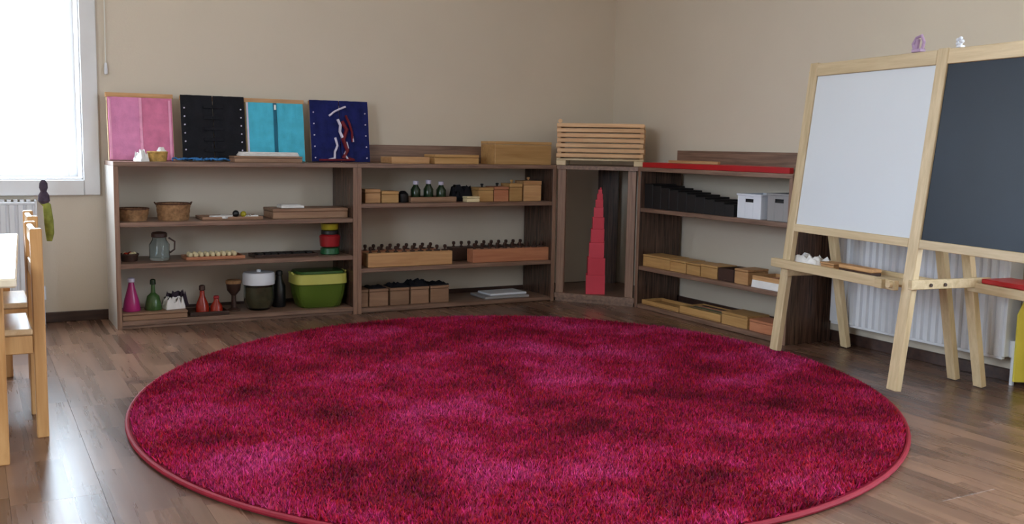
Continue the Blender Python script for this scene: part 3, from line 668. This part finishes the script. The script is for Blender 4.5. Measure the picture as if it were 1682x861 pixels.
# ---- unit B, cylinder blocks
ZM = .2185
def cyl_block(label, loc, mat, knobh):
    t_ = thing('cylinder_block', label, 'cylinder block', loc, 0, 'knobbed cylinder blocks on the middle unit')
    part('block', MB().box(-.224, -.036, 0, .224, .036, .068, .002), mat, t_)
    for i in range(10):
        r_ = .008+.0011*i
        part('knobbed_cylinder', MB().lathe([(r_, .0682), (r_, .073), (.005, .0735), (.005, .080), (.009, .085), (.009, .094), (.005, .098)], c=(-.2+i*.0443, 0, 0), n=10), m_dkbrown, t_)
    return t_
cyl_block('front cylinder block on the left, pale orange wood with knobs', (-1.410, -.262, ZM), m_beech, 0)
cyl_block('rear cylinder block on the left, behind the pale orange one', (-1.440, -.150, ZM), m_red_wood, 0)
cyl_block('front cylinder block on the right, reddish wood with knobs', (-.845, -.262, ZM), m_red_wood, 0)
cyl_block('rear cylinder block on the right, behind the reddish one', (-.900, -.130, ZM), m_dkbrown, 0)
# ---- unit B, bottom
ZB = .0245
bl = [(-1.672, -1.628), (-1.62, -1.523), (-1.512, -1.412), (-1.402, -1.305), (-1.295, -1.195)]
labs = ['narrow box tight against the left post on the bottom shelf', 'second wooden box from the left post on the bottom shelf', 'third wooden box from the left post, under a black lump', 'fourth wooden box from the left post, under a black lump', 'rightmost wooden box of the bottom shelf row']
for i, (a, b__) in enumerate(bl):
    t_ = lidded_box(labs[i], onA((a+b__)/2, ZB, .10), b__-a, .12, .085, m_dull, 0, 'boxes on the middle unit bottom shelf', .15, m_dull)
for i, (x_, w_, h_) in enumerate(((-1.572, .09, .012), (-1.455, .10, .022), (-1.352, .10, .034), (-1.245, .11, .018))):
    single('black_cloth', crumple(MB(), (0, 0, 0), w_, .10, h_, 30+i, 7), m_blk_cl, 'folded black cloth on the '+['second', 'third', 'fourth', 'rightmost'][i]+' bottom shelf box', 'cloth', (x_, -.22, ZB+.0855), 0, 'black cloths on the bottom boxes')
gb = MB().box(-.13, -.09, 0, .13, .09, .012, .002)
single('grey_folder', gb, m_greypl, 'flat grey folder lying on the middle unit bottom shelf', 'folder', (-.86, -.20, ZB))
single('grey_board', MB().box(-.11, -.07, 0, .11, .07, .010, .002), m_whitepl, 'pale grey board on top of the flat grey folder', 'board', (-.84, -.19, ZB+.0125), .05)

# ------------------------------------------------------------------ corner: pink tower, stacked trays
tw = thing('pink_tower', 'tall tower of ten stacked pinkish red cubes in the corner unit', 'tower', (-.405, -.425, .0455), R(-32))
z = 0
for i in range(10):
    s_ = (10-i)*.01; part('cube', MB().box(-s_/2, -s_/2, z, s_/2, s_/2, z+s_+.001, .0008), m_pinktower, tw, rot=(0, 0, .05*math.sin(i*2.1)), loc=(.0035*i*.5, 0, 0)); z += s_+.0012
ang = R(-38); SW, SD = .455, .22
ctr = Vector((-.345, -.36, 0)); zz = ZT
GR = 'slatted trays stacked on the corner unit'
bt = thing('slatted_tray', 'lowest tray of the corner stack, pale with block feet', 'tray', (ctr.x, ctr.y, zz), ang, GR)
part('deck', MB().box(-SW/2, -SD/2, .026, SW/2, SD/2, .036), m_pinex, bt)
for sx in (-1, 1):
    for sy in (-1, 1):
        part('foot', MB().box(sx*(SW/2-.05), sy*(SD/2-.03), 0, sx*SW/2, sy*SD/2, .0258), m_pinex, bt)
proto = thing('slatted_tray', '', 'tray', (ctr.x, ctr.y, 0), ang, GR)
TT = .0262
for i in range(4): part('slat', MB().box(-SW/2+.004, -SD/2+i*(SD/4)+.004, .008, SW/2-.004, -SD/2+(i+1)*(SD/4)-.004, .018), m_stack, proto)
part('front_rail', MB().box(-SW/2, -SD/2, .006, SW/2, -SD/2+.010, .0258, .002), m_stack, proto)
part('back_rail', MB().box(-SW/2, SD/2-.010, .006, SW/2, SD/2, .0258, .002), m_stack, proto)
for sx in (-1, 1): part('end_batten', MB().box(sx*(SW/2-.022), -SD/2+.014, 0, sx*(SW/2), SD/2-.014, .0078), m_stack, proto)
ords = ['second from the bottom', 'third from the bottom', 'fourth from the bottom', 'fourth from the top', 'third from the top', 'second from the top', 'topmost']
for i in range(7):
    o = proto if i == 0 else copy_tree(proto)
    relabel(o, 'slatted wooden tray in the corner stack, '+ords[i], (ctr.x+.002*math.sin(i*2), ctr.y+.002*math.cos(i*3), zz+.0365+i*TT), ang+.006*math.sin(i*2.3))
# round wooden rod end on the topmost tray
rg = MB(); rg.tube([(0, -.006, 0), (0, .006, 0)], .011, 14); rg.tube([(0, -.0085, 0), (0, -.0062, 0)], .004, 10)
tk = rg; o = single('round_dowel_end', tk, m_stack, 'small round wooden ring at top left of the tray stack', 'ring', (0, 0, 0), ang)
v = Matrix.Rotation(ang, 3, 'Z') @ Vector((-SW/2+.016, -SD/2+.012, 0)); o.location = (ctr.x+v.x, ctr.y+v.y, zz+.0365+7*TT+.011)

# ------------------------------------------------------------------ unit D
# red rods
RG = 'red rods laid on the right unit top'
for i in range(7):
    ln_ = 1.03-.05*i; 
    single('red_rod', MB().box(0, -.0125, 0, ln_, .0125, .025, .0015), m_red, ['longest red rod, at the front edge of right unit top', 'second red rod from the front edge, almost as long', 'third red rod from the front edge', 'fourth red rod from the front edge', 'fifth red rod from the front edge', 'second shortest red rod, near the rear', 'shortest red rod, rearmost of the row'][i], 'rod', (-.295+i*.0275, YD0-.012, ZT), R(-90), RG)
single('tan_rod', MB().box(0, -.009, 0, .36, .009, .014, .0015), m_beech, 'thin tan wooden rod lying on top of the red rods', 'rod', (-.275, -.86, ZT+.0256), R(-89))
# black stair blocks
ZD = .5155
SG = 'black staircase blocks'
for i in range(10):
    h_ = .122-.0075*i; w_ = .066
    single('black_block', MB().box(-w_/2, -.075, 0, w_/2, .075, h_, .001), m_blackwood, ['tallest black staircase block, at the left end', 'second tallest black staircase block', 'third tallest black staircase block', 'fourth tallest black staircase block', 'fifth tallest black staircase block', 'fifth lowest black staircase block', 'fourth lowest black staircase block', 'third lowest black staircase block', 'second lowest black staircase block', 'lowest black staircase block, beside the white basket'][i], 'block', onD(-.724-i*.0675, ZD, .10), R(-90), SG)
def plastic_basket(label, loc, w, d, h, mat, rz):
    t_ = thing('plastic_basket', label, 'basket', loc, rz)
    part('base', MB().box(-w/2+.002, -d/2+.002, 0, w/2-.002, d/2-.002, .004), mat, t_)
    hw, hz0, hz1 = .026, h*.66, h*.80
    fm = MB().box(-w/2, -d/2, 0, -hw, -d/2+.004, h, .001).box(hw, -d/2, 0, w/2, -d/2+.004, h, .001).box(-hw, -d/2, 0, hw, -d/2+.004, hz0, .0005).box(-hw, -d/2, hz1, hw, -d/2+.004, h, .0005)
    part('front_side', fm, mat, t_)
    part('back_side', MB().box(-w/2, d/2-.004, 0, w/2, d/2, h, .001), mat, t_)
    for sx in (-1, 1): part('end_side', MB().box(sx*(w/2-.004), -d/2+.004, 0, sx*w/2, d/2-.004, h, .001), mat, t_)
    part('rim', MB().box(-w/2-.004, -d/2-.005, h-.008, w/2+.004, -d/2, h, .001).box(-w/2-.004, d/2, h-.008, w/2+.004, d/2+.005, h, .001).box(-w/2-.005, -d/2, h-.008, -w/2, d/2, h, .001).box(w/2, -d/2, h-.008, w/2+.005, d/2, h, .001), mat, t_)
    part('contents', MB().box(-w/2+.006, -d/2+.006, .006, w/2-.006, d/2-.006, h*.8, .004), m_black, t_, 'dark contents')
    return t_
plastic_basket('bright white plastic basket with a handle slot', onD(-1.462, ZD, .10), .150, .15, .108, m_whitepl, R(-90))
plastic_basket('grey plastic basket with handle slot behind the easel post', onD(-1.636, ZD, .11), .140, .15, .118, m_greypl, R(-90))
# middle shelf boxes
ZE = .2185
BG = 'boxes on the right unit middle shelf'
for i, (a, b__, h_, mt, lab) in enumerate(((-.695, -.915, .060, m_oak, 'pale box nearest the corner on the right unit'), (-.92, -1.04, .058, m_oak, 'second pale box from the corner on the right unit'), (-1.048, -1.146, .056, m_oak, 'third pale box from the corner on the right unit'), (-1.152, -1.268, .060, m_oak, 'pale box just left of the dark filled tray'))):
    lidded_box(lab, onD((a+b__)/2, ZE, .085), abs(b__-a), .12, h_, mt, R(-90), BG, .15)
t_ = tray('dark filled tray between pale boxes on the right unit', onD(-1.328, ZE, .09), .105, .13, .058, m_dkbrown, R(-90), BG)
lidded_box('brown box right of the dark filled tray', onD(-1.432, ZE, .085), .088, .12, .068, m_beech, R(-90), BG, .15)
t_ = tray('open brown tray of reddish pieces beside the easel post', onD(-1.598, ZE, .10), .20, .14, .050, m_beech, R(-90), BG)
for i in range(5): single('reddish_piece', MB().box(-.014, -.05, 0, .014, .05, .030+.004*(i % 2), .002), m_red_wood, ORD[i]+' reddish wooden piece from the left in the open brown tray', 'piece', onD(-1.528-i*.035, ZE+.0065, .10), R(-90), 'reddish pieces in the tray')
single('white_card', MB().box(-.09, -.0015, 0, .09, .0015, .032, .0008), m_wcloth, 'narrow white card leaning on the front of the open tray', 'card', onD(-1.60, ZE, .016), 0, None, (R(-8), 0, R(-90)))
# bottom shelf
ZF = .0225
t_ = tray('long flat pale tray nearest the corner on bottom shelf', onD(-.845, ZF, .09), .30, .13, .022, m_oak, R(-90))
t_ = tray('long wooden tray with green and brown strips on the bottom shelf', onD(-1.155, ZF, .10), .30, .15, .036, m_oak, R(-90))
for i in range(5): single('coloured_strip', MB().box(-.125, -.011, 0, .125, .011, .026, .002), [m_olive, m_dull, m_green, m_red_wood, m_dkbrown][i], ['olive', 'dull brown', 'green', 'reddish brown', 'dark brown'][i]+' strip lying in the long wooden tray', 'strip', onD(-1.155, ZF+.0065, .046+i*.026), R(-90), 'strips in the long tray')
lidded_box('pale wooden box right of the strip tray, bottom shelf', onD(-1.405, ZF, .085), .17, .13, .058, m_oak, R(-90), None, .2)
lidded_box('reddish wooden box at the right end of bottom shelf', onD(-1.585, ZF, .075), .16, .11, .052, m_red_wood, R(-90), None, .2)
lidded_box('brown box behind the easel post on the bottom shelf', onD(-1.695, ZF, .075), .05, .11, .062, m_dull, R(-90), None, .2)

# ------------------------------------------------------------------ easel
fL = Vector((-.527, -1.889, 0)); fM = Vector((-.628, -2.562, 0)); ud = (fM-fL).normalized()
SP = .672; EZ0 = .026
ea = thing('easel', 'pale pine double easel with whiteboard left and chalkboard right', 'easel', (fL.x, fL.y, 0), math.atan2(ud.y, ud.x))
# local: x along the easel, y toward the wall (+), z up
LEAN = math.radians(6.4)
def tilt(y0, sgn, z0=0): return Matrix.Translation((0, y0, z0)) @ Matrix.Rotation(-sgn*LEAN if sgn > 0 else LEAN*1.6, 4, 'X')
TF = tilt(0, 1)
HF = 1.165
for i in range(3):
    x = i*SP+.0; w_ = .024
    part('front_leg', MB().box(x-w_, 0, EZ0 if i == 0 else (.0225 if i == 1 else .0), x+w_, .024, HF, .002, TF), m_pine, ea)
# rear frame: from apex to foot
ya = .024+math.sin(LEAN)*HF; foot = .395
RL = math.atan2(foot-ya-.01, HF-.03)
TR_ = Matrix.Translation((0, foot, 0)) @ Matrix.Rotation(RL, 4, 'X')
for x in (-.06, .535, .655, 2*SP+.03):
    part('rear_leg', MB().box(x-.020, 0, .003, x+.020, .024, (HF-.035)/math.cos(RL), .002, TR_), m_pine, ea)
for i in range(2):
    x0, x1 = i*SP+.0245, (i+1)*SP-.0245
    part('top_rail', MB().box(x0, 0, 1.112, x1, .022, HF-.004, .002, TF), m_pinex, ea)
    part('bottom_rail', MB().box(x0, 0, .505, x1, .022, .535, .002, TF), m_pinex, ea)
    part('whiteboard' if i == 0 else 'chalkboard', MB().box(x0, .007, .5352, x1, .016, 1.1118, .0005, TF), m_board_w if i == 0 else m_chalk, ea, 'glossy white writing board' if i == 0 else 'dark slate chalkboard')
    part('rear_top_rail', MB().box(x0, 0, HF-.10, x1, .02, HF-.06, .002, TR_), m_pinex, ea)
    part('rear_cross_rail', MB().box(x0, .002, .62, x1, .02, .66, .002, TR_), m_pinex, ea)
zt = .355; yt = math.sin(LEAN)*.37
part('tray_front_rail', MB().box(-.06, yt-.026, zt, SP-.03, yt-.005, zt+.034, .002), m_pinex, ea)
part('tray_board', MB().box(-.02, yt-.005+.03, zt+.006, SP-.03, yt+.16, zt+.016, .002), m_pinex, ea)
part('tray_back_rail', MB().box(.03, yt+.16, zt, SP-.03, yt+.178, zt+.03, .002), m_pinex, ea)
for i in (0, 1, 2):
    x = i*SP+.026 if i else .026
    part('side_brace', MB().box(x, yt-.02, zt+.012 if i else zt-.028, x+.018, .36, zt+.044 if i else zt-.002, .002), m_pinex, ea)
for x_, y_ in ((SP+.046, yt+.06), (SP+.046, yt+.12)): part('screw', MB().tube([(x_-.004, y_, zt+.026), (x_+.002, y_, zt+.026)], .006, 10), m_dkbrown, ea)
part('end_block', MB().box(SP-.105, yt-.045, zt+.002, SP-.07, yt-.0265, zt+.034, .002), m_pinex, ea)
part('bolt', MB().tube([(SP-.045, yt-.040, zt+.02), (SP-.045, yt-.026, zt+.02)], .012, 12), m_pinex, ea)
part('hinge', MB().tube([(SP-.02, ya+.006, HF-.02), (SP+.02, ya+.006, HF-.02)], .008, 10), m_chrome, ea)
# things on the easel: convert local -> world
ER = Matrix.Translation((fL.x, fL.y, 0)) @ Matrix.Rotation(math.atan2(ud.y, ud.x), 4, 'Z'); EA = math.atan2(ud.y, ud.x)
def onE(x, y, z): return tuple(ER @ Vector((x, y, z)))
topz = HF*math.cos(LEAN)-.004; topy = math.sin(LEAN)*HF+.012
cl = thing('purple_clip', 'pale purple plastic clip on the easel top by the middle post', 'clip', onE(.545, topy, topz), EA)
part('jaw', MB().box(-.022, -.012, .001, .022, .012, .012, .002), m_purple, cl)
part('loop', MB().tube([(-.02, 0, .012), (-.026, 0, .03), (-.008, -.002, .05), (.012, 0, .056), (.024, 0, .034), (.018, 0, .012)], .0055, 8), m_purple, cl)
part('grip', MB().tube([(-.004, -.004, .012), (.004, -.006, .044)], .007, 8), m_purple, cl)
fw_ = thing('white_flower_clip', 'small white flower-shaped clip on the easel top right of middle post', 'clip', onE(SP+.06, topy, topz), EA)
part('stem', MB().box(-.010, -.010, .001, .010, .010, .008), m_whitepl, fw_)
for i in range(5): part('petal', MB().sphere((.010*math.cos(i*1.2566), -.004, .020+.010*math.sin(i*1.2566)), .0065, 8), m_whitepl, fw_)
ztray = zt+.0165
single('white_cloth', crumple(MB(), (0, 0, 0), .19, .09, .042, 41, 9), m_wcloth, 'white cloth bunched at the left end of the easel tray', 'cloth', onE(.055, yt+.075, ztray), EA)
lidded_box('small tan block beside the white cloth on easel tray', onE(.185, yt+.085, ztray), .08, .06, .024, m_beech, EA, lid=.3)
er = thing('wooden_eraser', 'long brown wooden eraser lying in the easel tray', 'eraser', onE(.335, yt+.085, ztray), EA)
part('handle', MB().box(-.09, -.025, .0122, .09, .025, .026, .004), m_beech, er); part('felt', MB().box(-.088, -.024, 0, .088, .024, .012, .002), m_dkbrown, er)

# rear tray of the right half, with a red tray on it
part('rear_tray_rail', MB().box(SP+.01, .290, zt-.004, 2*SP+.0, .308, zt+.028, .002), m_pinex, ea)
part('rear_tray_board', MB().box(SP+.01, .3085, zt+.004, 2*SP+.0, .42, zt+.012, .002), m_pinex, ea)
part('rear_tray_rail', MB().box(SP+.01, .4205, zt-.004, 2*SP+.0, .436, zt+.028, .002), m_pinex, ea)
single('red_folder', MB().box(0, -.065, 0, .55, .065, .016, .003), m_red, 'flat red folder lying along the rear easel tray below the chalkboard', 'folder', onE(SP+.06, .364, zt+.0285), EA)

# yellow curtain at the right-hand window, flaring toward the floor
cu_ = thing('yellow_curtain', 'yellow curtain hanging to the floor right of radiator', 'curtain', (0, 0, 0))
vs = []; fs = []; nx, nz = 60, 18
for s_ in (0, 1):
    for j in range(nz+1):
        tz = j/nz; z = .02+tz*(2.16-.02); yl = -2.632-.42*max(0, (tz-.12))**.7 if tz > .12 else -2.632
        for i in range(nx+1):
            y = yl+(i/nx)*(-3.14-yl); vs.append((XR-.060-.018*math.sin(i*.9)-.003*s_, y, z))
S1 = (nx+1)*(nz+1)
for j in range(nz):
    for i in range(nx):
        a = j*(nx+1)+i; fs += [(a, a+1, a+nx+2, a+nx+1), (S1+a, S1+a+nx+1, S1+a+nx+2, S1+a+1)]
for i in range(nx):
    for a, b__ in ((i, i+1), (nz*(nx+1)+i, nz*(nx+1)+i+1)): fs.append((a, b__, S1+b__, S1+a))
for j in range(nz):
    for a, b__ in ((j*(nx+1), (j+1)*(nx+1)), (j*(nx+1)+nx, (j+1)*(nx+1)+nx)): fs.append((a, b__, S1+b__, S1+a))
part('drape', MB().add(vs, fs), m_curtain, cu_)
part('rod', MB().tube([(XR-.06, -2.85, 2.18), (XR-.06, -4.95, 2.18)], .012, 10), m_chrome, cu_)
for y_ in (-2.9, -4.9): part('bracket', MB().box(XR-.065, y_-.01, 2.165, XR-.001, y_+.01, 2.195), m_chrome, cu_)

# ------------------------------------------------------------------ child's table and chairs at the left
ta = thing('child_table', 'low pale wooden table at the left edge of the picture', 'table', (-3.85, -1.57, 0), R(-2.6))
part('tabletop', MB().box(-.62, -.62, .462, .655, .62, .484, .004), m_tabletop, ta)
for nm, b4 in (('apron', (-.59, -.55, .40, .60, -.532, .4615)), ('apron', (-.59, .532, .40, .60, .55, .4615)), ('apron', (-.59, -.53, .40, -.572, .53, .4615))): part(nm, MB().box(*b4), m_chairx, ta)
for sx, sy in ((-.59, -.56), (-.59, .52), (.585, -.50), (.585, .52)): part('leg', MB().box(sx, sy, 0, sx+.038, sy+.038, .4615, .003), m_chair, ta)
def chair(label, loc):
    t_ = thing('child_chair', label, 'chair', loc, 0, "child's chairs at the low table")
    # back posts at x=0 (right), chair faces -x
    for y_ in (0, .26): part('back_post', MB().box(-.030, y_, 0, .0, y_+.026, .572, .003), m_chair, t_)
    for y_ in (0, .26): part('front_leg', MB().box(-.275, y_, 0, -.247, y_+.026, .285, .003), m_chair, t_)
    part('seat', MB().box(-.285, .0, .2855, -.031, .286, .303, .004), m_chairx, t_)
    for z_ in (.43, .525): part('back_rail', MB().box(-.026, .0265, z_, -.010, .2595, z_+.042, .003), m_chairx, t_)
    part('side_rail', MB().box(-.2465, .004, .235, -.0305, .018, .284, .002), m_chair, t_); part('side_rail', MB().box(-.2465, .266, .235, -.0305, .28, .284, .002), m_chair, t_)
    part('front_rail', MB().box(-.272, .0265, .235, -.256, .2595, .284, .002), m_chair, t_)
    return t_
chair('nearest wooden child chair, its post right of the table leg', (-3.146, -1.88, 0))
chair('farther wooden child chair, mostly hidden behind the nearest one', (-3.128, -1.40, 0))
bgn = thing('cloth_bag', 'olive cloth bag with dark knotted top hanging over the farther chair back', 'bag', (-3.104, -1.31, .60))
bd = MB(); bd.tube([(.012, .0, -.115), (.014, .0, -.09), (.012, 0, -.05), (.008, 0, .0), (-.006, 0, .012)], [.008, .013, .014, .012, .009], 10)
part('body', bd, m_olive, bgn)
part('knot', MB().lathe([(.010, .004), (.018, .014), (.016, .032), (.009, .044), (.013, .056), (.012, .070), (.005, .08)], n=12), m_knot, bgn)
